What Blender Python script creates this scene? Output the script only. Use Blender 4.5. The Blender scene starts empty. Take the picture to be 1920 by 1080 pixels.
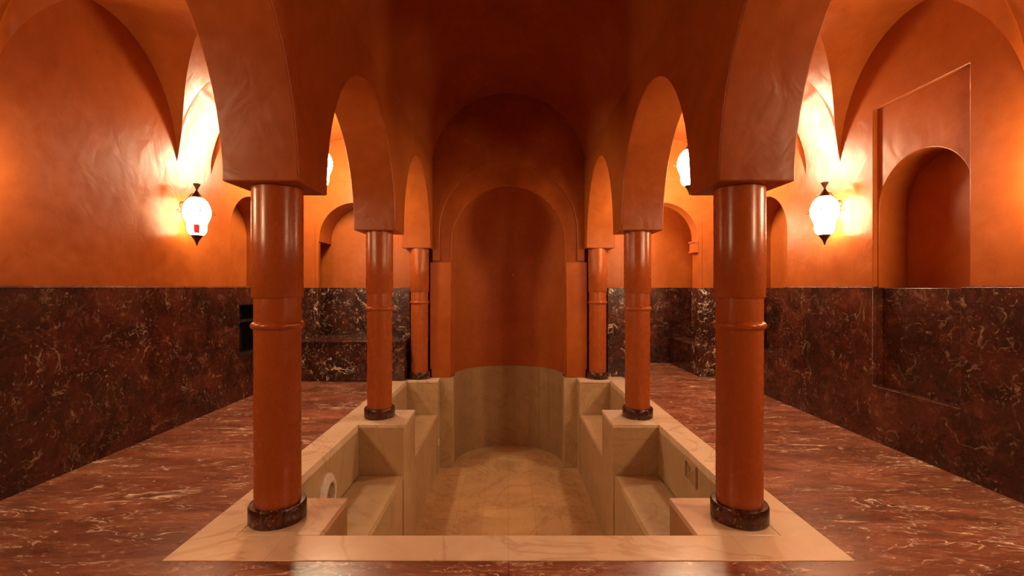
import bpy, bmesh, math, random
from math import pi, sin, cos, sqrt
from mathutils import Vector, Matrix
from mathutils.geometry import tessellate_polygon

random.seed(3)
SC = bpy.context.scene
COL = SC.collection

# ------------------------------------------------------------------ numbers
EYE = 1.25
XI, XO = 1.054, 1.44          # arcade faces
XW, XD = 3.03, 2.98           # plaster plane / marble dado plane of the side walls
DZ = 1.26                     # dado height
YF, YB = -1.5, 6.55           # front wall, back wall of the aisles
ZB, ARH = 1.785, 1.0          # springing of the arcade arches, rise
ROWS = [2.515, 4.50, 6.40]    # column rows
VZ, VR = 2.4, 0.95            # aisle vault springing, rise
BAYS = [-0.59, 1.44, 3.47, 5.50]
BH = 0.77

# ------------------------------------------------------------------ materials
def mat(name):
    m = bpy.data.materials.new(name)
    m.use_nodes = True
    nt = m.node_tree
    b = nt.nodes['Principled BSDF']
    return m, nt, b

def N(nt, t, **kw):
    n = nt.nodes.new(t)
    for k, v in kw.items():
        if k in n.inputs:
            n.inputs[k].default_value = v
        else:
            setattr(n, k, v)
    return n

def L(nt, a, b):
    nt.links.new(a, b)

def pos(nt, scale=(1, 1, 1), loc=(0, 0, 0)):
    g = N(nt, 'ShaderNodeNewGeometry')
    mp = N(nt, 'ShaderNodeMapping')
    mp.inputs['Scale'].default_value = scale
    mp.inputs['Location'].default_value = loc
    L(nt, g.outputs['Position'], mp.inputs['Vector'])
    return mp.outputs['Vector']

def noise(nt, vec, scale, detail=4, rough=.55, dist=0.0):
    n = N(nt, 'ShaderNodeTexNoise')
    n.inputs['Scale'].default_value = scale
    n.inputs['Detail'].default_value = detail
    n.inputs['Roughness'].default_value = rough
    n.inputs['Distortion'].default_value = dist
    L(nt, vec, n.inputs['Vector'])
    return n

def ramp(nt, fac, stops, interp='LINEAR'):
    r = N(nt, 'ShaderNodeValToRGB')
    cr = r.color_ramp
    cr.interpolation = interp
    while len(cr.elements) < len(stops):
        cr.elements.new(.5)
    for e, (p, c) in zip(cr.elements, stops):
        e.position = p
        e.color = (*c, 1) if len(c) == 3 else c
    L(nt, fac, r.inputs['Fac'])
    return r.outputs['Color']

def mix(nt, fac, a, b, mode='MIX'):
    m = N(nt, 'ShaderNodeMix', data_type='RGBA', blend_type=mode)
    for s, v in ((m.inputs[0], fac), (m.inputs[6], a), (m.inputs[7], b)):
        if hasattr(v, 'is_linked'):
            L(nt, v, s)
        elif isinstance(v, (int, float)):
            s.default_value = v
        else:
            s.default_value = (*v, 1)
    return m.outputs[2]

def bump(nt, b, height, strength, dist=.01, prev=None):
    bp = N(nt, 'ShaderNodeBump')
    bp.inputs['Strength'].default_value = strength
    bp.inputs['Distance'].default_value = dist
    L(nt, height, bp.inputs['Height'])
    if prev is not None:
        L(nt, prev, bp.inputs['Normal'])
    L(nt, bp.outputs['Normal'], b.inputs['Normal'])
    return bp.outputs['Normal']

def plaster(name, lo, hi, rough, bs, mot=.85, spec=.24):
    m, nt, b = mat(name)
    v = pos(nt)
    n1 = noise(nt, v, 1.6, 6, .6, .4)
    n2 = noise(nt, v, 11, 4, .6)
    c = ramp(nt, n1.outputs['Fac'], [(.3, lo), (.7, hi)])
    c2 = ramp(nt, n2.outputs['Fac'], [(.3, (mot, mot * .98, mot * .96)), (.7, (1, 1, 1))])
    L(nt, mix(nt, 1.0, c, c2, 'MULTIPLY'), b.inputs['Base Color'])
    r = N(nt, 'ShaderNodeMapRange')
    r.inputs['To Min'].default_value = rough - .06
    r.inputs['To Max'].default_value = rough + .1
    L(nt, n2.outputs['Fac'], r.inputs['Value'])
    L(nt, r.outputs['Result'], b.inputs['Roughness'])
    b.inputs['Specular IOR Level'].default_value = spec
    w = noise(nt, v, 5, 3, .5, .6)
    if bs > .03:
        p = bump(nt, b, w.outputs['Fac'], bs, .03)
        f = noise(nt, v, 60, 3, .6)
        bump(nt, b, f.outputs['Fac'], .05, .004, p)
    return m

M = {}
M['plaster'] = plaster('terracotta polished plaster', (.345, .081, .0135), (.44, .119, .023), .29, .17)
M['plaster_dull'] = plaster('terracotta dull plaster', (.335, .075, .0125), (.425, .107, .021), .58, .15)
M['plaster_col'] = plaster('terracotta column plaster', (.375, .088, .017), (.41, .100, .021), .25, .012, .97, .5)

def joints(nt, axes, w, h, mortar=.004, off=0.0):
    """tile joints on two world axes; returns the brick node"""
    g = N(nt, 'ShaderNodeNewGeometry')
    s = N(nt, 'ShaderNodeSeparateXYZ')
    L(nt, g.outputs['Position'], s.inputs[0])
    c = N(nt, 'ShaderNodeCombineXYZ')
    if axes == 'side':      # (x+y, z): works on walls facing either way
        a = N(nt, 'ShaderNodeMath', operation='ADD')
        L(nt, s.outputs[0], a.inputs[0]); L(nt, s.outputs[1], a.inputs[1])
        L(nt, a.outputs[0], c.inputs[0]); L(nt, s.outputs[2], c.inputs[1])
    else:
        L(nt, s.outputs[0], c.inputs[0]); L(nt, s.outputs[1], c.inputs[1])
    b = N(nt, 'ShaderNodeTexBrick')
    b.offset = off
    b.squash = 1.0
    b.inputs['Color1'].default_value = (1, 1, 1, 1)
    b.inputs['Color2'].default_value = (.74, .74, .74, 1)
    b.inputs['Mortar'].default_value = (.5, .5, .5, 1)
    b.inputs['Scale'].default_value = 1
    b.inputs['Mortar Size'].default_value = mortar
    b.inputs['Mortar Smooth'].default_value = .3
    b.inputs['Brick Width'].default_value = w
    b.inputs['Row Height'].default_value = h
    L(nt, c.outputs[0], b.inputs['Vector'])
    return b

def marble(name, base, vein, rough, tiles, tw, th, scale=1.0, veinamt=.7, floor=False, vk=1.0):
    m, nt, b = mat(name)
    v0 = pos(nt, (scale,) * 3 if not floor else (scale * .42, scale * 1.3, scale))
    w = noise(nt, v0, 2.3, 4, .6)
    warp = N(nt, 'ShaderNodeVectorMath', operation='MULTIPLY_ADD')
    L(nt, w.outputs['Color'], warp.inputs[0])
    warp.inputs[1].default_value = (.45,) * 3
    L(nt, v0, warp.inputs[2])
    v = warp.outputs[0]
    n1 = noise(nt, v, 2.2, 8, .68, .8)
    col = ramp(nt, n1.outputs['Fac'], [(.30, base[0]), (.47, base[1]), (.62, base[2]), (.78, base[3])])
    # brecciated flecks
    n2 = noise(nt, v, 13, 6, .72, 1.0)
    fl = ramp(nt, n2.outputs['Fac'], [(.56, (0, 0, 0)), (.66, (1, 1, 1))])
    n3 = noise(nt, v0, 1.7, 4, .65)
    mk = ramp(nt, n3.outputs['Fac'], [(.45, (0, 0, 0)), (.62, (1, 1, 1))])
    f = mix(nt, 1.0, fl, mk, 'MULTIPLY')
    f = mix(nt, 1.0, f, (min(1, veinamt * 1.1),) * 3, 'MULTIPLY')
    col = mix(nt, f, col, base[4])
    # small pale chips
    n4 = noise(nt, v, 30, 3, .6, .3)
    n5 = noise(nt, v0, 4.2, 3, .6)
    ch = mix(nt, 1.0, ramp(nt, n4.outputs['Fac'], [(.62, (0, 0, 0)), (.68, (1, 1, 1))]),
             ramp(nt, n5.outputs['Fac'], [(.46, (0, 0, 0)), (.58, (1, 1, 1))]), 'MULTIPLY')
    col = mix(nt, mix(nt, 1.0, ch, (veinamt,) * 3, 'MULTIPLY'), col, vein)
    # broken wandering veins: thin level lines of a noise field, masked into short lengths
    for sc_, th_, k, mksc, mlo in ((1.5, .0045, 1.0, 2.6, .53), (3.4, .006, .85, 4.5, .54), (7.0, .009, .6, 6.0, .55)):
        nv = noise(nt, v, sc_, 3, .5, 1.1)
        sub = N(nt, 'ShaderNodeMath', operation='SUBTRACT')
        L(nt, nv.outputs['Fac'], sub.inputs[0]); sub.inputs[1].default_value = .5
        ab = N(nt, 'ShaderNodeMath', operation='ABSOLUTE')
        L(nt, sub.outputs[0], ab.inputs[0])
        ln = ramp(nt, ab.outputs[0], [(0, (1, 1, 1)), (th_, (.6, .6, .6)), (th_ * 2.2, (0, 0, 0))])
        nm = noise(nt, v0, mksc, 3, .6)
        mm = ramp(nt, nm.outputs['Fac'], [(mlo, (0, 0, 0)), (mlo + .06, (1, 1, 1))])
        ff = mix(nt, 1.0, ln, mm, 'MULTIPLY')
        ff = mix(nt, 1.0, ff, (min(1, veinamt * k * 1.3 * vk),) * 3, 'MULTIPLY')
        col = mix(nt, ff, col, vein)
    br = joints(nt, tiles, tw, th, .003)
    col = mix(nt, 1.0, col, br.outputs['Color'], 'MULTIPLY')
    L(nt, col, b.inputs['Base Color'])
    r = N(nt, 'ShaderNodeMapRange')
    r.inputs['To Min'].default_value = rough - .05
    r.inputs['To Max'].default_value = rough + .12
    L(nt, n2.outputs['Fac'], r.inputs['Value'])
    L(nt, r.outputs['Result'], b.inputs['Roughness'])
    lw = noise(nt, v0, 7, 3, .5)
    bump(nt, b, lw.outputs['Fac'], .1, .01)
    return m

M['dado'] = marble('dark red veined marble', [(.018, .006, .004), (.048, .0125, .008), (.105, .026, .0145), (.20, .060, .033), (.38, .18, .105)],
                   (.75, .55, .38), .24, 'side', .62, .42, 1.3, .5, False, .55)
M['dado_white'] = marble('dark marble with strong white veins', [(.020, .0065, .0045), (.045, .012, .008), (.09, .024, .014), (.18, .06, .036), (.60, .40, .27)],
                   (.90, .74, .56), .24, 'side', .47, .56, 1.35, .95, False, 1.0)
M['floor'] = marble('red brown floor marble', [(.10, .034, .020), (.235, .083, .046), (.38, .155, .088), (.54, .285, .175), (.78, .51, .35)],
                    (.92, .76, .60), .25, 'flat', 1.25, 1.25, 1.4, .95, True)

def beige(name, lo, hi, rough, tiles, tw, th, mortar, stain):
    m, nt, b = mat(name)
    v = pos(nt)
    n1 = noise(nt, v, 3.2, 7, .65, .8)
    c = ramp(nt, n1.outputs['Fac'], [(.3, lo), (.68, hi)])
    n2 = noise(nt, v, 1.3, 4, .6, 1.4)
    c2 = ramp(nt, n2.outputs['Fac'], [(.47, (1, 1, 1)), (.5, stain), (.53, (1, 1, 1))])
    c = mix(nt, .45, c, mix(nt, 1.0, c, c2, 'MULTIPLY'))
    br = joints(nt, tiles, tw, th, mortar)
    br.inputs['Color2'].default_value = (.88, .88, .88, 1)
    br.inputs['Mortar'].default_value = (.78, .73, .68, 1)
    c = mix(nt, 1.0, c, br.outputs['Color'], 'MULTIPLY')
    L(nt, c, b.inputs['Base Color'])
    b.inputs['Roughness'].default_value = rough
    lw = noise(nt, v, 6, 3, .5)
    bump(nt, b, lw.outputs['Fac'], .08, .01)
    return m

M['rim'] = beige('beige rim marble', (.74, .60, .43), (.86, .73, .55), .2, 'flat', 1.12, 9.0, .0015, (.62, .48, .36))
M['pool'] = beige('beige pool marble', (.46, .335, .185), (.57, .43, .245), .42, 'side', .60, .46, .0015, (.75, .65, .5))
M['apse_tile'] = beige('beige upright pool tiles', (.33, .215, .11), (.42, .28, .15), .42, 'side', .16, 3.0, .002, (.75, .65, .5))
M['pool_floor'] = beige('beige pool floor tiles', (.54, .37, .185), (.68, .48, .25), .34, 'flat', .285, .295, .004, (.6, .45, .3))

def simple(name, col, rough, metal=0.0):
    m, nt, b = mat(name)
    n = noise(nt, pos(nt), 40, 3, .6)
    c = ramp(nt, n.outputs['Fac'], [(.3, tuple(x * .75 for x in col)), (.7, col)])
    L(nt, c, b.inputs['Base Color'])
    b.inputs['Roughness'].default_value = rough
    b.inputs['Metallic'].default_value = metal
    return m

M['bronze'] = simple('dark bronze', (.10, .05, .028), .45, .8)
M['white'] = simple('white plastic', (.80, .74, .62), .4)
M['lens'] = simple('grey lens', (.32, .27, .2), .25)
M['chrome'] = simple('chrome', (.8, .8, .78), .2, 1.0)
M['hatch'] = simple('hatch darkness', (.02, .014, .01), .5)  # near black colour stands in for the shade inside the hatch

def glow(name, col, strength):
    m, nt, b = mat(name)
    b.inputs['Base Color'].default_value = (.8, .7, .55, 1)
    b.inputs['Emission Color'].default_value = (*col, 1)
    b.inputs['Emission Strength'].default_value = strength
    b.inputs['Roughness'].default_value = .3
    return m
LAMP = (1.0, .68, .37)
M['glass'] = glow('lit frosted glass', LAMP, 31)
M['glass_f'] = glow('lit frosted glass of the front lanterns', LAMP, 112)
M['glass_l'] = glow('lit frosted glass with a dim bulb', LAMP, 48)
M['glass_b'] = glow('lit frosted glass with a strong bulb', LAMP, 58)
M['glass_h'] = glow('lit frosted glass of the hanging lanterns', (1.0, .77, .47), 158)
M['glass_added'] = glow('lit frosted glass of the added lantern', LAMP, 75)  # only for the unseen lantern added in the small room
M['red_glass'] = glow('lit red glass', (1.0, .04, .03), .7)
M['red_glass'].node_tree.nodes['Principled BSDF'].inputs['Base Color'].default_value = (.4, .01, .01, 1)

# ------------------------------------------------------------------ mesh helpers
def finish(bm, name, m, parent=None, sharp=35, bevel=0.0, smooth=True):
    bmesh.ops.recalc_face_normals(bm, faces=bm.faces)
    for f in bm.faces:
        f.smooth = smooth
    if smooth:
        for e in bm.edges:
            if len(e.link_faces) == 2 and e.calc_face_angle(0) > math.radians(sharp):
                e.smooth = False
    me = bpy.data.meshes.new(name)
    bm.to_mesh(me); bm.free()
    o = bpy.data.objects.new(name, me)
    COL.objects.link(o)
    me.materials.append(m)
    if parent is not None:
        o.parent = parent
    if bevel:
        md = o.modifiers.new('edge', 'BEVEL')
        md.width = bevel; md.segments = 2
        md.limit_method = 'ANGLE'; md.angle_limit = math.radians(40)
        md.harden_normals = False
    return o

def box(bm, x0, x1, y0, y1, z0, z1):
    vs = [bm.verts.new(p) for p in ((x0, y0, z0), (x1, y0, z0), (x1, y1, z0), (x0, y1, z0),
                                    (x0, y0, z1), (x1, y0, z1), (x1, y1, z1), (x0, y1, z1))]
    for q in ((0, 3, 2, 1), (4, 5, 6, 7), (0, 1, 5, 4), (1, 2, 6, 5), (2, 3, 7, 6), (3, 0, 4, 7)):
        bm.faces.new([vs[i] for i in q])

def prism(bm, loops, d0, d1, f, back=True):
    """extrude a polygon with holes; f(u, v, d) -> point"""
    tri = tessellate_polygon([[Vector((u, v, 0)) for u, v in lp] for lp in loops]) if len(loops) > 1 else None
    rings = []
    for d in (d0, d1):
        rings.append([[bm.verts.new(f(u, v, d)) for u, v in lp] for lp in loops])
    for k in ((0, 1) if back else (0,)):
        flat = [x for lp in rings[k] for x in lp]
        if tri is None:
            bm.faces.new(flat)
        else:
            for t in tri:
                try:
                    bm.faces.new([flat[i] for i in t])
                except ValueError:
                    pass
    for a, b_ in zip(*rings):
        n = len(a)
        for i in range(n):
            j = (i + 1) % n
            bm.faces.new((a[i], a[j], b_[j], b_[i]))

def arc(c, r, z, h, n=28, a0=pi, a1=0.0):
    """elliptical arch from left springing over the top to right springing"""
    return [(c + r * cos(a0 + (a1 - a0) * i / n), z + h * sin(a0 + (a1 - a0) * i / n)) for i in range(n + 1)]

def lathe(bm, prof, c=(0, 0, 0), n=32, cap=True):
    rings = []
    for r, z in prof:
        if r < 1e-5:
            rings.append([bm.verts.new((c[0], c[1], c[2] + z))])
        else:
            rings.append([bm.verts.new((c[0] + r * cos(2 * pi * i / n), c[1] + r * sin(2 * pi * i / n), c[2] + z)) for i in range(n)])
    for a, b_ in zip(rings, rings[1:]):
        for i in range(n):
            j = (i + 1) % n
            if len(a) == 1 and len(b_) == 1:
                continue
            if len(a) == 1:
                bm.faces.new((a[0], b_[j], b_[i]))
            elif len(b_) == 1:
                bm.faces.new((a[i], a[j], b_[0]))
            else:
                bm.faces.new((a[i], a[j], b_[j], b_[i]))
    if cap:
        for rg in (rings[0], rings[-1]):
            if len(rg) > 2:
                bm.faces.new(rg)

def tube(bm, pts, r, n=8, closed=False):
    pts = [Vector(p) for p in pts]
    rings = []
    up = Vector((0, 0, 1))
    last = None
    for i, p in enumerate(pts):
        if closed:
            t = (pts[(i + 1) % len(pts)] - pts[i - 1]).normalized()
        else:
            t = (pts[min(i + 1, len(pts) - 1)] - pts[max(i - 1, 0)]).normalized()
        ref = last if last is not None else (Vector((1, 0, 0)) if abs(t.z) > .9 else up)
        s = (ref - t * ref.dot(t)).normalized()
        last = s
        q = t.cross(s)
        rr = r[i] if isinstance(r, (list, tuple)) else r
        rings.append([bm.verts.new(p + (s * cos(2 * pi * k / n) + q * sin(2 * pi * k / n)) * rr) for k in range(n)])
    prs = list(zip(rings, rings[1:]))
    if closed:
        prs.append((rings[-1], rings[0]))
    for a, b_ in prs:
        for k in range(n):
            bm.faces.new((a[k], a[(k + 1) % n], b_[(k + 1) % n], b_[k]))
    if not closed:
        bm.faces.new(rings[0]); bm.faces.new(rings[-1])

def tag(o, label, cat, group=None, kind=None):
    o['label'] = label
    o['category'] = cat
    if group: o['group'] = group
    if kind: o['kind'] = kind
    return o

def empty(name, loc, label, cat, group=None, rz=0.0, kind='thing'):
    o = bpy.data.objects.new(name, None)
    COL.objects.link(o)
    o.location = loc
    o.rotation_euler = (0, 0, rz)
    o.empty_display_size = .1
    return tag(o, label, cat, group, kind)

def struct(bm, name, m, label, cat, **kw):
    return tag(finish(bm, name, m, **kw), label, cat, None, 'structure')

def copy_tree(o, parent=None):
    c = o.copy()
    COL.objects.link(c)
    c.parent = parent
    for ch in list(o.children):
        copy_tree(ch, c)
    return c

NB = bmesh.new

# ------------------------------------------------------------------ floor
bm = NB()
prism(bm, [[(-3.2, YF - .1), (3.2, YF - .1), (3.2, 7.9), (-3.2, 7.9)],
           [(-1.585, 2.12), (1.585, 2.12), (1.585, 6.56), (1.06, 6.62), (.83, 6.62), (.83, 7.5), (-.83, 7.5), (-.83, 6.62), (-1.06, 6.62), (-1.585, 6.56)]],
      0.0, -1.45, lambda u, v, d: (u, v, d))
struct(bm, 'floor', M['floor'], 'polished red brown marble floor with white veins around the sunken pool', 'floor')

# ------------------------------------------------------------------ side walls
def side(sg):
    return lambda u, v, d: (sg * d, u, v)

SN_C, SN_R, SN_Z = 5.50, .45, 1.87      # small arched niche near the far end of both side walls
BN0, BN1 = 3.06, 3.84                    # big niche of the right wall

def wall_side(sg):
    f = side(sg)
    bm = NB()
    lo = [(YF, DZ - .02)]
    if sg > 0:
        lo += [(3.05, DZ - .02), (3.05, 2.725), (3.857, 2.725), (3.857, DZ - .02)]
    lo += [(SN_C - SN_R, DZ - .02)] + arc(SN_C, SN_R, SN_Z, SN_R) + [(SN_C + SN_R, DZ - .02)]
    prism(bm, [lo + [(YB, DZ - .02), (YB, 3.6), (YF, 3.6)]], XW, XW + .35, f)
    # far faces of the small niche
    prism(bm, [[(SN_C - .5, DZ - .02), (SN_C + .5, DZ - .02), (SN_C + .5, 2.5), (SN_C - .5, 2.5)]], XW + .33, XW + .45, f)
    if sg > 0:
        c = (BN0 + BN1) / 2; r = (BN1 - BN0) / 2
        prism(bm, [[(2.98, DZ - .02), (BN0, DZ - .02)] + arc(c, r, 1.89, r) + [(BN1, DZ - .02), (3.9, DZ - .02), (3.9, 2.8), (2.98, 2.8)]],
              XW + .035, XW + .27, f)
        prism(bm, [[(2.9, DZ - .02), (4.0, DZ - .02), (4.0, 2.9), (2.9, 2.9)]], XW + .268, XW + .4, f)
    if sg < 0:
        struct(bm, 'wall_left', M['plaster'], 'polished terracotta plaster wall along the left aisle, plain arched lunette above dark marble', 'wall', bevel=.006)
    else:
        struct(bm, 'wall_right', M['plaster'], 'polished terracotta plaster wall along the right aisle with framed arched niche', 'wall', bevel=.006)

wall_side(-1); wall_side(1)

# marble dados of the side walls
def dado(sg):
    f = side(sg)
    bm = NB()
    T = 1.25
    HY0, HY1, HZ0, HZ1 = 5.14, 5.80, .48, 1.06
    if sg < 0:
        prism(bm, [[(YF, 0), (YB - .05, 0), (YB - .05, T), (YF, T)], [(HY0, HZ0), (HY0, HZ1), (HY1, HZ1), (HY1, HZ0)]], XD, XW + .3, f)
    else:
        prism(bm, [[(YF, 0), (YB - .05, 0), (YB - .05, T), (SN_C + .46, T), (SN_C + .46, .47), (SN_C - .46, .47), (SN_C - .46, T),
                    (3.80, T), (3.80, .45), (3.06, .45), (3.06, T), (YF, T)]], XD, XW + .3, f)
    # sloping top moulding
    segs = [(YF, YB - .05)] if sg < 0 else [(YF, 3.06), (3.80, SN_C - .46), (SN_C + .46, YB - .05)]
    for a, b_ in segs:
        vs = [bm.verts.new((sg * x, y, z)) for y in (a, b_) for x, z in ((XD, T - .004), (XD - .004, T + .001), (XW + .002, DZ + .004), (XW + .002, T - .004))]
        for i in range(4):
            j = (i + 1) % 4
            bm.faces.new((vs[i], vs[j], vs[4 + j], vs[4 + i]))
        bm.faces.new(vs[:4]); bm.faces.new(vs[4:])
    if sg < 0:
        # hatch lining, coloured near black for the darkness of the hole
        struct(bm, 'trim_1', M['dado'], 'dark red veined marble cladding on the lower left wall with a square black hatch', 'wall cladding')
        b2 = NB()
        x0, x1 = -(XW + .29), -(XW + .02)
        box(b2, x0 - .01, x0, HY0 - .02, HY1 + .02, HZ0 - .02, HZ1 + .02)
        box(b2, x0, -XD - .03, HY0, HY1, .86, .885)
        for y in (HY0, HY1 - .012):
            box(b2, x0, -XD - .02, y, y + .012, HZ0, HZ1)
        for z in (HZ0, HZ1 - .012):
            box(b2, x0, -XD - .02, HY0, HY1, z, z + .012)
        struct(b2, 'trim_2', M['hatch'], 'lining and shelf, coloured black as the dark inside of the square hatch low in the left wall', 'hatch')
    else:
        # linings inside both niches
        for (a, b_, zz) in ((3.06, 3.80, .45), (SN_C - .46, SN_C + .46, .47)):
            x1 = XD + .085 if a < 4 else XW + .285
            box(bm, x1, XW + .305, a - .03, b_ + .03, zz - .02, DZ - .012)
        struct(bm, 'trim_3', M['dado'], 'dark red veined marble cladding on the lower right wall with recessed niche panel', 'wall cladding', bevel=.011)

dado(-1); dado(1)

# ------------------------------------------------------------------ aisle vaults
def vault(sg):
    bm = NB()
    n = 36
    xc, xh = (XO + XW) / 2, (XW - XO) / 2
    RC = .11
    def P(tx, ty, y, z):
        x = xc + xh * sin(tx)
        s = sin(tx)
        if s > 0 and ty is not None:
            x -= RC * cos(ty) ** .8 * s ** 6 if cos(ty) > 0 else 0
        return (sg * x, y, z)
    T = [-pi / 2 + pi * i / n for i in range(n + 1)]
    for bi, yc in enumerate(BAYS):
        g = [[bm.verts.new(P(tx, ty, yc + BH * sin(ty), VZ + VR * max(cos(tx), cos(ty), 0))) for ty in T] for tx in T]
        for i in range(n):
            for j in range(n):
                a, b_, c, d = g[i][j], g[i + 1][j], g[i + 1][j + 1], g[i][j + 1]
                if i == j:
                    bm.faces.new((a, b_, c)); bm.faces.new((a, c, d))
                elif i + j == n - 1:
                    bm.faces.new((a, b_, d)); bm.faces.new((b_, c, d))
                else:
                    bm.faces.new((a, b_, c, d))
        # lunette soffit
        rim = g[n]
        out = [bm.verts.new((sg * (XW + .04), v.co.y, v.co.z)) for v in rim]
        for j in range(n):
            bm.faces.new((rim[j], rim[j + 1], out[j + 1], out[j]))
        ya = yc + BH
        yb = BAYS[bi + 1] - BH if bi < 3 else YB + .05
        if yb > ya + .01:
            s0 = [bm.verts.new(P(tx, None, ya, VZ + VR * max(cos(tx), 0))) for tx in T]
            s1 = [bm.verts.new(P(tx, None, yb, VZ + VR * max(cos(tx), 0))) for tx in T]
            for i in range(n):
                bm.faces.new((s0[i], s0[i + 1], s1[i + 1], s1[i]))
    s0 = [bm.verts.new(P(tx, None, YF - .05, VZ + VR * max(cos(tx), 0))) for tx in T]
    s1 = [bm.verts.new(P(tx, None, BAYS[0] - BH, VZ + VR * max(cos(tx), 0))) for tx in T]
    for i in range(n):
        bm.faces.new((s0[i], s0[i + 1], s1[i + 1], s1[i]))
    bmesh.ops.remove_doubles(bm, verts=bm.verts, dist=.0005)
    side_ = 'left' if sg < 0 else 'right'
    struct(bm, 'ceiling_' + side_, M['plaster'], 'terracotta plaster groin vault over the %s aisle' % side_, 'ceiling', sharp=28)

vault(-1); vault(1)

# ------------------------------------------------------------------ arcades (blocks, arches and the wall over them)
def arcade(sg):
    f = side(sg)
    bm = NB()
    pts = [(YF, 3.4), (YF, ZB)]
    pts += arc(-.485, .815, ZB, ARH)           # behind the camera
    pts += [(.33, 0), (.70, 0)]
    pts += arc(1.515, .815, ZB, ARH)
    pts += arc(3.51, .81, ZB, ARH)
    pts += arc(5.48, .795, ZB, ARH)
    pts += [(YB, ZB), (YB, 3.4)]
    clean = []
    for p in pts:
        if not clean or (abs(p[0] - clean[-1][0]) + abs(p[1] - clean[-1][1])) > 1e-4:
            clean.append(p)
    prism(bm, [clean], XI, XO, f)
    s = 'left' if sg < 0 else 'right'
    struct(bm, 'wall_arcade_' + s, M['plaster'], 'terracotta plaster arcade with square blocks and round arches along the %s side of the pool' % s, 'arches', bevel=.008, sharp=30)

arcade(-1); arcade(1)

# nave vault
bm = NB()
n = 40
rows = [YF - .05, .5, 2.5, 4.5, YB]
g = [[bm.verts.new((-(XI + .01) * cos(pi * i / n), y, 2.9 + 1.05 * sin(pi * i / n))) for i in range(n + 1)] for y in rows]
for a, b_ in zip(g, g[1:]):
    for i in range(n):
        bm.faces.new((a[i], a[i + 1], b_[i + 1], b_[i]))
struct(bm, 'ceiling_nave', M['plaster_dull'], 'dark terracotta plaster barrel vault above the pool', 'ceiling')

# wall behind the camera
bm = NB()
box(bm, -3.1, 3.1, YF - .1, YF, 0, 4.0)
struct(bm, 'wall_front', M['plaster'], 'terracotta plaster wall closing the bath behind the viewpoint', 'wall')

# ------------------------------------------------------------------ end wall of the nave with the apse
AR, AZ, AY = .77, 1.88, 6.60
fy = lambda u, v, d: (u, d, v)
bm = NB()
# wall with arched opening, outer order set slightly forward
lo = [(-1.06, 0), (-.79, 0)] + arc(0, .79, AZ, .79, 40) + [(.79, 0), (1.06, 0), (1.06, 4.0), (-1.06, 4.0)]
prism(bm, [lo], 6.475, AY + .02, fy)
lo = [(-1.058, 1.62), (-.955, 1.62)] + arc(0, .955, 2.03, .955, 40) + [(.955, 1.62), (1.058, 1.62), (1.058, 3.98), (-1.058, 3.98)]
prism(bm, [lo], 6.44, 6.476, fy)
for s in (-1, 1):
    box(bm, min(s * .80, s * 1.072), max(s * .80, s * 1.072), 6.43, 6.477, 0.002, 1.605)
    box(bm, min(s * 1.0, s * 1.09), max(s * 1.0, s * 1.09), 6.4305, 6.54, .12, 1.604)
struct(bm, 'wall_back', M['plaster'], 'terracotta end wall framing the dark arched apse behind the pool', 'wall', bevel=.008, sharp=30)

bm = NB()
n = 32
# half cylinder and half dome
def apse_pt(a, z, r): return (-r * cos(a), AY + r * sin(a), z)
prev = [bm.verts.new(apse_pt(pi * i / n, .012, AR + .02)) for i in range(n + 1)]
zs = [AZ] ; rs = [AR + .02]
for k in range(1, 17):
    t = pi / 2 * k / 16
    zs.append(AZ + (AR + .02) * sin(t)); rs.append((AR + .02) * cos(t))
for z, r in zip(zs, rs):
    cur = [bm.verts.new(apse_pt(pi * i / n, z, max(r, .0005))) for i in range(n + 1)]
    for i in range(n):
        bm.faces.new((prev[i], prev[i + 1], cur[i + 1], cur[i]))
    prev = cur
bmesh.ops.remove_doubles(bm, verts=bm.verts, dist=.0011)
struct(bm, 'wall_apse', M['plaster_dull'], 'curved dark terracotta apse wall with half dome at the head of the pool', 'wall')

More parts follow.
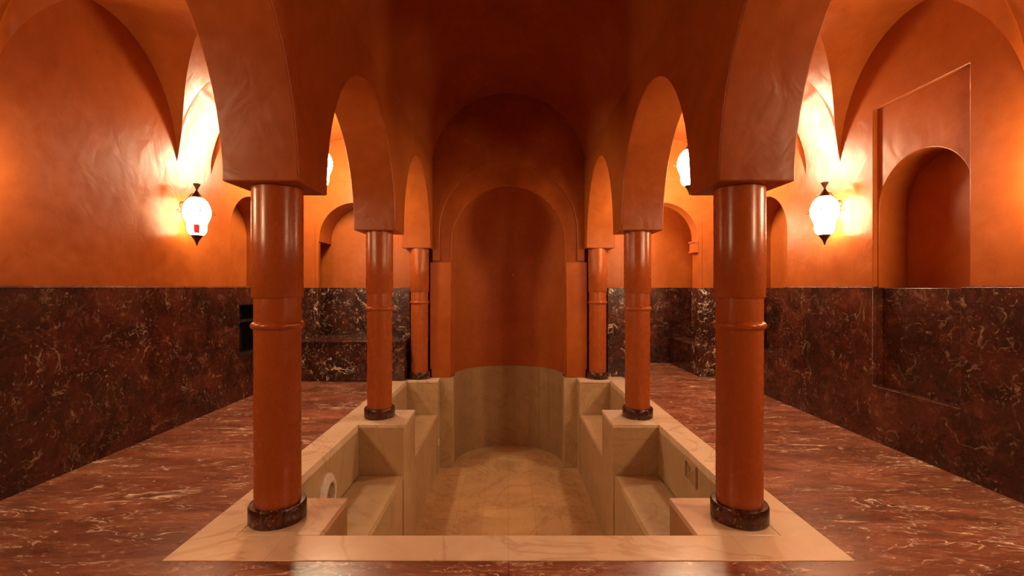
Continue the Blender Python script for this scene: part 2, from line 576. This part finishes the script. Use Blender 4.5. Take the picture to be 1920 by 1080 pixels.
# ------------------------------------------------------------------ back walls of the aisles
PC, PR, PZ = 2.17, .50, 1.95
def back_aisle(sg):
    f = lambda u, v, d: (sg * u, d, v)
    z0 = 0 if sg > 0 else .50
    bm = NB()
    hw = PR + .012
    zc = 1.90
    th = .22 if sg > 0 else .07
    lo = [(1.05, z0), (PC - hw, z0), (PC - hw, zc), (PC - PR, zc)] + arc(PC, PR, PZ, PR) + [(PC + PR, zc), (PC + hw, zc), (PC + hw, z0), (XW + .2, z0), (XW + .2, 3.6), (1.05, 3.6)]
    prism(bm, [lo], YB, YB + th, f)
    if sg < 0:      # deep soffit of the arch
        prism(bm, [[(PC - PR - .25, zc), (PC - PR, zc)] + arc(PC, PR, PZ, PR) + [(PC + PR, zc), (PC + PR + .25, zc), (PC + PR + .25, 2.7), (PC - PR - .25, 2.7)]],
              YB + .069, YB + .45, f)
    else:           # small moulded blocks under the arch
        for s_ in (-1, 1):
            a, b_ = sorted((PC + s_ * (PR - .035), PC + s_ * (PR + .1)))
            box(bm, a, b_, YB + .012, YB + th - .01, 1.76, 1.895)
            a, b_ = sorted((PC + s_ * (PR - .05), PC + s_ * (PR + .1)))
            box(bm, a, b_, YB + .006, YB + th - .006, 1.885, 1.915)
            a, b_ = sorted((PC + s_ * (PR - .05), PC + s_ * (PR + .1)))
            box(bm, a, b_, YB + .006, YB + th - .006, 1.745, 1.77)
    # slightly raised field around the rectangular frame
    lo = [(1.30, DZ - .02), (1.60, DZ - .02), (1.60, 2.75), (2.73, 2.75), (2.73, DZ - .02), (XW + .01, DZ - .02), (XW + .01, 3.5), (1.30, 3.5)]
    prism(bm, [lo], YB - .014, YB + .001, f)
    if sg < 0:
        # inside of the shallow niche, wider than its mouth
        y2 = YB + .45
        for s_ in (-1, 1):
            a, b_ = sorted((-(PC + s_ * .74), -(PC + s_ * .80)))
            box(bm, a, b_, YB + .05, y2, z0, 2.0)
        box(bm, -(PC + .80), -(PC - .80), y2, y2 + .05, z0, 2.7)
        struct(bm, 'wall_back_left', M['plaster'], 'lit terracotta wall at the end of the left aisle with arched niche above the marble bench', 'wall', bevel=.005)
        bm = NB()
        T = 1.25
        box(bm, -XW, -(PC + hw - .006), YB - .05, YB + .078, 0, T)
        box(bm, -(PC - hw + .006), -1.38, YB - .05, YB + .078, 0, T)
        box(bm, -(PC + .75), -(PC - .75), y2 - .045, y2 + .01, z0, T)
        for s_ in (-1, 1):
            a, b_ = sorted((-(PC + s_ * .70), -(PC + s_ * .76)))
            box(bm, a, b_, YB + .06, y2, z0, T)
        box(bm, -(PC + .75), -(PC - .75), YB - .04, y2, z0 - .02, .545)
        struct(bm, 'trim_4', M['dado_white'], 'white veined dark marble cladding behind the bench at the end of the left aisle', 'wall cladding', bevel=.005)
    else:
        struct(bm, 'wall_back_right', M['plaster'], 'lit terracotta wall at the end of the right aisle with arched doorway', 'wall', bevel=.005)
        bm = NB()
        T = 1.25
        box(bm, PC + hw - .015, XW, YB - .05, YB + .23, 0.001, T)
        box(bm, 1.39, PC - hw + .015, YB - .05, YB + .23, 0.001, T)
        struct(bm, 'trim_5', M['dado_white'], 'white veined marble cladding on the piers beside the arched doorway on the right', 'wall cladding', bevel=.006)
        # room beyond the doorway
        bm = NB()
        y1 = 7.75
        box(bm, 1.2, 3.2, y1, y1 + .1, 0, 2.9)
        box(bm, 3.12, 3.2, YB + .2, y1, 0, 2.9)
        box(bm, 1.2, 1.28, YB + .2, y1, 0, 2.9)
        box(bm, 1.2, 3.2, YB + .2, y1, 2.75, 2.9)
        struct(bm, 'wall_anteroom', M['plaster'], 'red terracotta plaster walls of the small room beyond the right doorway', 'wall')
        bm = NB()
        box(bm, 1.28, 3.12, y1 - .05, y1 + .01, 0.001, T)
        box(bm, 3.07, 3.13, YB + .22, y1, 0.001, T)
        box(bm, 1.27, 1.33, YB + .22, y1, 0.001, T)
        struct(bm, 'trim_6', M['dado'], 'dark marble cladding inside the small room beyond the right doorway', 'wall cladding')

back_aisle(-1); back_aisle(1)

# ------------------------------------------------------------------ benches
b = empty('stone_bench', (-2.19, 6.34, 0.005), 'dark veined marble bench spanning the end of the left aisle under the arched niche', 'bench')
bm = NB()
box(bm, -.78, .80, -.14, .14, 0, .50)
finish(bm, 'bench_front', M['dado_white'], b, bevel=.004)
bm = NB()
box(bm, -.785, .805, -.16, .14, .50, .54)
finish(bm, 'bench_slab', M['dado'], b, bevel=.01)

b = empty('stone_bench', (2.86, 7.22, 0.001), 'low dark marble bench inside the small room seen through the right doorway', 'bench')
bm = NB()
box(bm, -.19, .2, -.44, .47, 0, .40)
finish(bm, 'bench_front', M['dado'], b, bevel=.004)
bm = NB()
box(bm, -.2, .2, -.44, .47, .40, .435)
finish(bm, 'bench_slab', M['dado'], b, bevel=.01)

# ------------------------------------------------------------------ pool
PX, PI_ = 1.37, .955
ZF, ZS = -1.25, -.457
pool = empty('plunge_pool', (0, 4.4, 0), 'sunken empty beige marble plunge pool with seats between six pedestals and rounded far end', 'pool')
pool_inv = Matrix.Translation((0, -4.4, 0))
def part(bm, name, m, **kw):
    bm.transform(pool_inv)
    return finish(bm, name, m, pool, **kw)

bm = NB()
Yf0, Yf1 = 2.12, 2.335
RT = .004
lp_out = [(-1.585, Yf0), (1.585, Yf0), (1.585, YB - .05), (PX, YB - .05), (PX, Yf1), (-PX, Yf1), (-PX, YB - .05), (-1.585, YB - .05)]
prism(bm, [lp_out], RT, -.06, lambda u, v, d: (u, v, d))
part(bm, 'rim', M['rim'], bevel=.003)
def pb(name, m, *a, bevel=.006):
    bm = NB(); box(bm, *a); return part(bm, name, m, bevel=bevel)
# shell
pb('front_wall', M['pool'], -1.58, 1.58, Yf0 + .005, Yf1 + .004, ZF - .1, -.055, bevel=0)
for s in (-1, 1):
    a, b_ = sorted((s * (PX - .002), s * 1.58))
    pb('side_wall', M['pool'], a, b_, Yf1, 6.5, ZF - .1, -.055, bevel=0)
bm = NB()
prism(bm, [[(-1.0, Yf0 + .1), (1.0, Yf0 + .1), (1.0, 6.62)] + [(AR * cos(pi * i / 24), AY + (AR + .03) * sin(pi * i / 24)) for i in range(25)] + [(-1.0, 6.62)]],
      ZF, ZF - .1, lambda u, v, d: (u, v, d))
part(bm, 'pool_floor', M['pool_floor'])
peds = [(Yf1 + .002, 2.75), (4.23, 4.735), (6.235, YB - .06)]
for s in (-1, 1):
    for k, (y0, y1) in enumerate(peds):
        bm = NB()
        a, b_ = sorted((s * PI_, s * (PX + .001)))
        box(bm, a, b_, y0, y1, ZF - .05, -.03)
        part(bm, 'pedestal', M['pool'], bevel=.003)
        bm = NB()
        a, b_ = sorted((s * (PI_ - .004), s * (PX - .0005)))
        box(bm, a, b_, y0 - (.004 if k else .0015), y1 + .004, -.03, RT)
        part(bm, 'pedestal_slab', M['rim'], bevel=.005)
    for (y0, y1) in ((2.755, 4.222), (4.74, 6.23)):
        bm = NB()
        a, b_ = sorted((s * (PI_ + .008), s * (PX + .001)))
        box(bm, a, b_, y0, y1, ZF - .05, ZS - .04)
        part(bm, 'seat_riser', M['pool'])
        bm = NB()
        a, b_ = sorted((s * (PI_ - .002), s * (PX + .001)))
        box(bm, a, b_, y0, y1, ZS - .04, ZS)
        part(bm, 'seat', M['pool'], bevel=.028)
    a, b_ = sorted((s * AR, s * 1.05))
    pb('end_wall', M['pool'], a, b_, 6.43, 6.61, ZF - .05, .002)
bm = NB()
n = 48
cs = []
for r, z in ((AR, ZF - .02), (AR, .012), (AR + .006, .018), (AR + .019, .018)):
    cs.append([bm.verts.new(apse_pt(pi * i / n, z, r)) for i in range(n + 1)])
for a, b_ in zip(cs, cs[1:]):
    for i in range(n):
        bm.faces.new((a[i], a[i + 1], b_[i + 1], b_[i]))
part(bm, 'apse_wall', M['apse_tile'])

# fittings in the pool walls
o = empty('underwater_light', (-1.3675, 3.48, -.30), 'round white pool light set in the left pool wall behind the nearest column', 'pool light')
bm = NB()
lathe(bm, [(.155, 0), (.152, .012), (.12, .035), (.095, .042), (.085, .036), (.083, .0)], n=40)
bm.transform(Matrix.Rotation(pi / 2, 4, 'Y'))
finish(bm, 'flange', M['white'], o)
bm = NB()
lathe(bm, [(.083, .0), (.083, .016), (.06, .022), (0, .026)], n=32)
for k in range(3):
    a = k * 2 * pi / 3
    tube(bm, [(.0, 0, .028), (.08 * cos(a), .08 * sin(a), .024)], .004, 6)
bm.transform(Matrix.Rotation(pi / 2, 4, 'Y'))
finish(bm, 'lens', M['lens'], o)

o = empty('return_nozzle', (-.9545, 6.33, -.86), 'small round pale inlet nozzle low in the left pool wall near the apse', 'pool fitting')
bm = NB()
lathe(bm, [(.05, 0), (.048, .008), (.034, .012), (.03, .006), (.022, .006)], n=24)
bm.transform(Matrix.Rotation(pi / 2, 4, 'Y'))
finish(bm, 'nozzle_ring', M['white'], o)
bm = NB()
lathe(bm, [(.022, 0), (.02, .01), (.008, .014), (0, .012)], n=16)
bm.transform(Matrix.Rotation(pi / 2, 4, 'Y'))
finish(bm, 'nozzle_eye', M['lens'], o)

o = empty('pool_skimmer', (1.3675, 3.465, -.13), 'rectangular skimmer mouth with stepped lip in the right pool wall beside the nearest column', 'pool fitting')
bm = NB()
fsk = lambda u, v, d: (-d, u, v)
prism(bm, [[(-.105, -.08), (.105, -.08), (.105, .08), (-.105, .08)], [(-.09, -.062), (-.09, .062), (.09, .062), (.09, -.062)]], 0, .016, fsk)
finish(bm, 'skimmer_frame', M['pool'], o, bevel=.003)
bm = NB()
prism(bm, [[(-.09, -.062), (.09, -.062), (.09, .03), (.03, .03), (.03, .0), (-.03, .0), (-.03, .03), (-.09, .03)]], .001, .007, fsk)
finish(bm, 'weir_flap', M['apse_tile'], o, bevel=.002)

o = empty('wall_spout', (.075, AY + sqrt((AR + .02) ** 2 - .075 ** 2) - .002, 1.45), 'tiny bright metal spout in the middle of the apse wall', 'spout')
bm = NB()
lathe(bm, [(.016, 0), (.014, .006), (.007, .01), (.007, .035), (.011, .037), (.011, .046), (0, .05)], n=16)
bm.transform(Matrix.Rotation(pi / 2, 4, 'X'))
finish(bm, 'spout', M['chrome'], o)

# ------------------------------------------------------------------ columns
def make_column():
    root = empty('column', (0, 0, 0), '', 'column', 'columns around the pool')
    bm = NB()
    lathe(bm, [(.142, 0), (.145, .006), (.145, .082), (.139, .092), (.118, .094)], n=48)
    o = finish(bm, 'base', M['dado'], root)
    o['label'] = 'dark red veined marble base'
    bm = NB()
    lathe(bm, [(.117, .088), (.118, 1.03), (.118, 1.205)], n=48)
    finish(bm, 'lower_shaft', M['plaster_col'], root)
    bm = NB()
    prof = [(.116, 1.018), (.121, 1.022)]
    for k in range(9):
        a = -pi / 2 + pi * k / 8
        prof.append((.121 + .013 * cos(a), 1.044 + .017 * sin(a)))
    prof += [(.121, 1.064), (.116, 1.068)]
    lathe(bm, prof, n=48, cap=False)
    finish(bm, 'ring', M['plaster_col'], root)
    bm = NB()
    lathe(bm, [(.115, 1.192), (.125, 1.192), (.1285, 1.198), (.1285, 1.5), (.1285, ZB - RT - .003)], n=48)
    finish(bm, 'upper_shaft', M['plaster_col'], root)
    return root

LBL = {(-1, 0): 'large orange plaster column nearest on the left, at the front left pool corner',
       (1, 0): 'large orange plaster column nearest on the right, at the front right pool corner',
       (-1, 1): 'middle column of the left row, standing halfway along the pool',
       (1, 1): 'middle column of the right row, standing halfway along the pool',
       (-1, 2): 'smallest far column of the left row, beside the apse and bench',
       (1, 2): 'smallest far column of the right row, beside the apse'}
proto = make_column()
first = True
for (s, k), lb in LBL.items():
    c = proto if first else copy_tree(proto)
    first = False
    c.location = (s * (1.25 if k < 2 else 1.228), ROWS[k], RT + .001)
    c.rotation_euler.z = .7 * k + .3 * s
    c['label'] = lb

# ------------------------------------------------------------------ lanterns
def strap_pts(a, prof):
    return [(r * cos(a), r * sin(a), z) for r, z in prof]

def lantern_body(root, s, z0, gm, red):
    """glass lantern hanging below z0 (top plate), height .53*s"""
    def q(prof): return [(r * s, z0 + z * s) for r, z in prof]
    bm = NB()
    lathe(bm, q([(.0, 0), (.030, 0), (.031, -.006), (.018, -.03), (.008, -.052), (.008, -.060), (.022, -.085), (.036, -.108), (.052, -.128), (.049, -.130), (.0, -.126)]), n=24)
    finish(bm, 'cap', M['bronze'], root)
    bm = NB()
    lathe(bm, q([(.034, -.127), (.062, -.14), (.085, -.165), (.102, -.20), (.112, -.24), (.113, -.275), (.107, -.31), (.094, -.345), (.082, -.37), (.079, -.378)]), n=32, cap=False)
    finish(bm, 'globe', gm, root)
    bm = NB()
    lathe(bm, q([(.079, -.378), (.081, -.40), (.08, -.43), (.07, -.46), (.05, -.478), (.0, -.485)]), n=32, cap=False)
    finish(bm, 'lower_bowl', gm, root)
    if red is not None:
        bm = NB()
        vs = []
        for z, r in ((-.385, .0805), (-.41, .0825), (-.435, .0805), (-.462, .0705)):
            vs.append([bm.verts.new((r * s * cos(red + (k - 2) * .14), r * s * sin(red + (k - 2) * .14), z0 + z * s)) for k in range(5)])
        for a, b_ in zip(vs, vs[1:]):
            for k in range(4):
                bm.faces.new((a[k], a[k + 1], b_[k + 1], b_[k]))
        o = finish(bm, 'red_pane', M['red_glass'], root)
        o['label'] = 'red glass pane'
    bm = NB()
    lathe(bm, q([(.0, -.478), (.046, -.474), (.049, -.482), (.034, -.505), (.022, -.522), (.012, -.545), (.004, -.572), (.0, -.576)]), n=20)
    for k in range(10):      # pierced skirt
        a = 2 * pi * k / 10
        tube(bm, strap_pts(a, q([(.047, -.478), (.056, -.466), (.058, -.455)])), .0035 * s, 5)
    finish(bm, 'finial', M['bronze'], root)
    for k in range(4):
        a = pi / 4 + k * pi / 2
        bm = NB()
        tube(bm, strap_pts(a, q([(.05, -.128), (.075, -.142), (.105, -.185), (.121, -.235), (.122, -.28), (.108, -.325), (.092, -.362), (.086, -.40), (.086, -.43), (.074, -.462), (.05, -.48)])), .0032 * s, 6)
        cc = .140                         # scroll hook at the widest point
        pts = [(.122, -.262)]
        for t in range(11):
            aa = pi + t * .55
            rr = .016 * (1 - t * .05)
            pts.append((cc + rr * cos(aa), -.262 + rr * sin(aa)))
        tube(bm, strap_pts(a, q(pts)), .0032 * s, 6)
        finish(bm, 'scroll_strap', M['bronze'], root)

def make_sconce(sg, y, z, label, red, gm='glass'):
    root = empty('wall_lantern', (sg * XW, y, z), label, 'lantern', 'glass lanterns on the side walls')
    ax = -sg * .135
    holder = NB()
    lathe(holder, [(.0, 0), (.035, 0), (.037, .005), (.028, .012), (.012, .016), (0, .018)], n=24)
    holder.transform(Matrix.Translation((0, 0, -.20)) @ Matrix.Rotation(-sg * pi / 2, 4, 'Y'))
    finish(holder, 'wall_plate', M['bronze'], root)
    bm = NB()
    tube(bm, [(0, 0, -.20), (ax * .12, 0, -.195), (ax * .3, 0, -.17), (ax * .42, 0, -.13), (ax * .62, 0, -.095), (ax * .82, 0, -.09)], [.008, .008, .007, .006, .005, .005], 8)
    finish(bm, 'arm', M['bronze'], root)
    tmp = set(root.children)
    lantern_body(root, 1.0, 0.0, M[gm], red)
    for ch in root.children:
        if ch not in tmp:
            ch.location = (ax, 0, 0)
    return root

ZL = 2.215
make_sconce(-1, 4.31, ZL, 'glowing glass lantern on the left wall with a red pane near its tip', -1.0)
make_sconce(1, 4.25, ZL, 'very bright glass lantern on the right wall between lunette and framed niche', None, 'glass_b')
make_sconce(-1, 2.37, ZL, 'glass lantern on the left wall just past the left edge of the photo', None, 'glass_l')
make_sconce(1, 2.35, ZL, 'glass lantern on the right wall just past the right edge of the photo', None, 'glass_f')
make_sconce(-1, .47, ZL, 'glass lantern on the left wall behind the viewpoint', None, 'glass_f')
make_sconce(1, .47, ZL, 'glass lantern on the right wall behind the viewpoint', None, 'glass_f')

def make_hanging(x, y, label, rz, top=VZ + VR - .002, hang=3.035, gm='glass_h'):
    root = empty('hanging_lantern', (x, y, top), label, 'lantern', 'lanterns hanging from the aisle vaults', rz)
    bm = NB()
    lathe(bm, [(.05, 0.0), (.048, -.012), (.02, -.03), (.0, -.035)], n=24)
    finish(bm, 'ceiling_rose', M['bronze'], root)
    zt = hang - top
    bm = NB()
    k = 0
    z = -.03
    while z > zt - .005:
        pts = []
        for t in range(10):
            a = 2 * pi * t / 10
            u, w = .009 * cos(a), .018 * sin(a)
            pts.append((u, 0, z - .016 + w) if k % 2 == 0 else (0, u, z - .016 + w))
        tube(bm, pts, .0028, 5, closed=True)
        z -= .027; k += 1
    finish(bm, 'chain', M['bronze'], root)
    lantern_body(root, 1.20, zt, M[gm], None)
    return root

make_hanging(-2.23, 5.50, 'lantern hanging in the left aisle, mostly hidden behind the nearest left arch block', .5)
make_hanging(2.145, 5.50, 'lantern hanging in the right aisle, partly hidden behind the nearest right arch', .2)

r_ = make_hanging(1.62, 7.2, 'unseen lantern added to light the small room beyond the right doorway, hidden by the middle column', .9, 2.749, 2.55, 'glass_added')  # extra lantern, added out of sight to brighten the small room

# ------------------------------------------------------------------ camera, world, view
cd = bpy.data.cameras.new('camera')
cam = bpy.data.objects.new('camera', cd)
COL.objects.link(cam)
cam.location = (0, 0, EYE)
cam.rotation_euler = (pi / 2, 0, 0)
cd.sensor_width = 36
cd.lens = 36 * 870 / 1920
cd.shift_x = 6.5 / 1920
cd.shift_y = -0.5 / 1920
cd.clip_start = .02
SC.camera = cam

w = bpy.data.worlds.new('world')
SC.world = w
w.use_nodes = True
w.node_tree.nodes['Background'].inputs['Color'].default_value = (0, 0, 0, 1)
w.node_tree.nodes['Background'].inputs['Strength'].default_value = 0

SC.view_settings.view_transform = 'Standard'
SC.view_settings.look = 'None'
SC.view_settings.exposure = 0.0
SC.view_settings.gamma = 1
SC.view_settings.use_curve_mapping = False
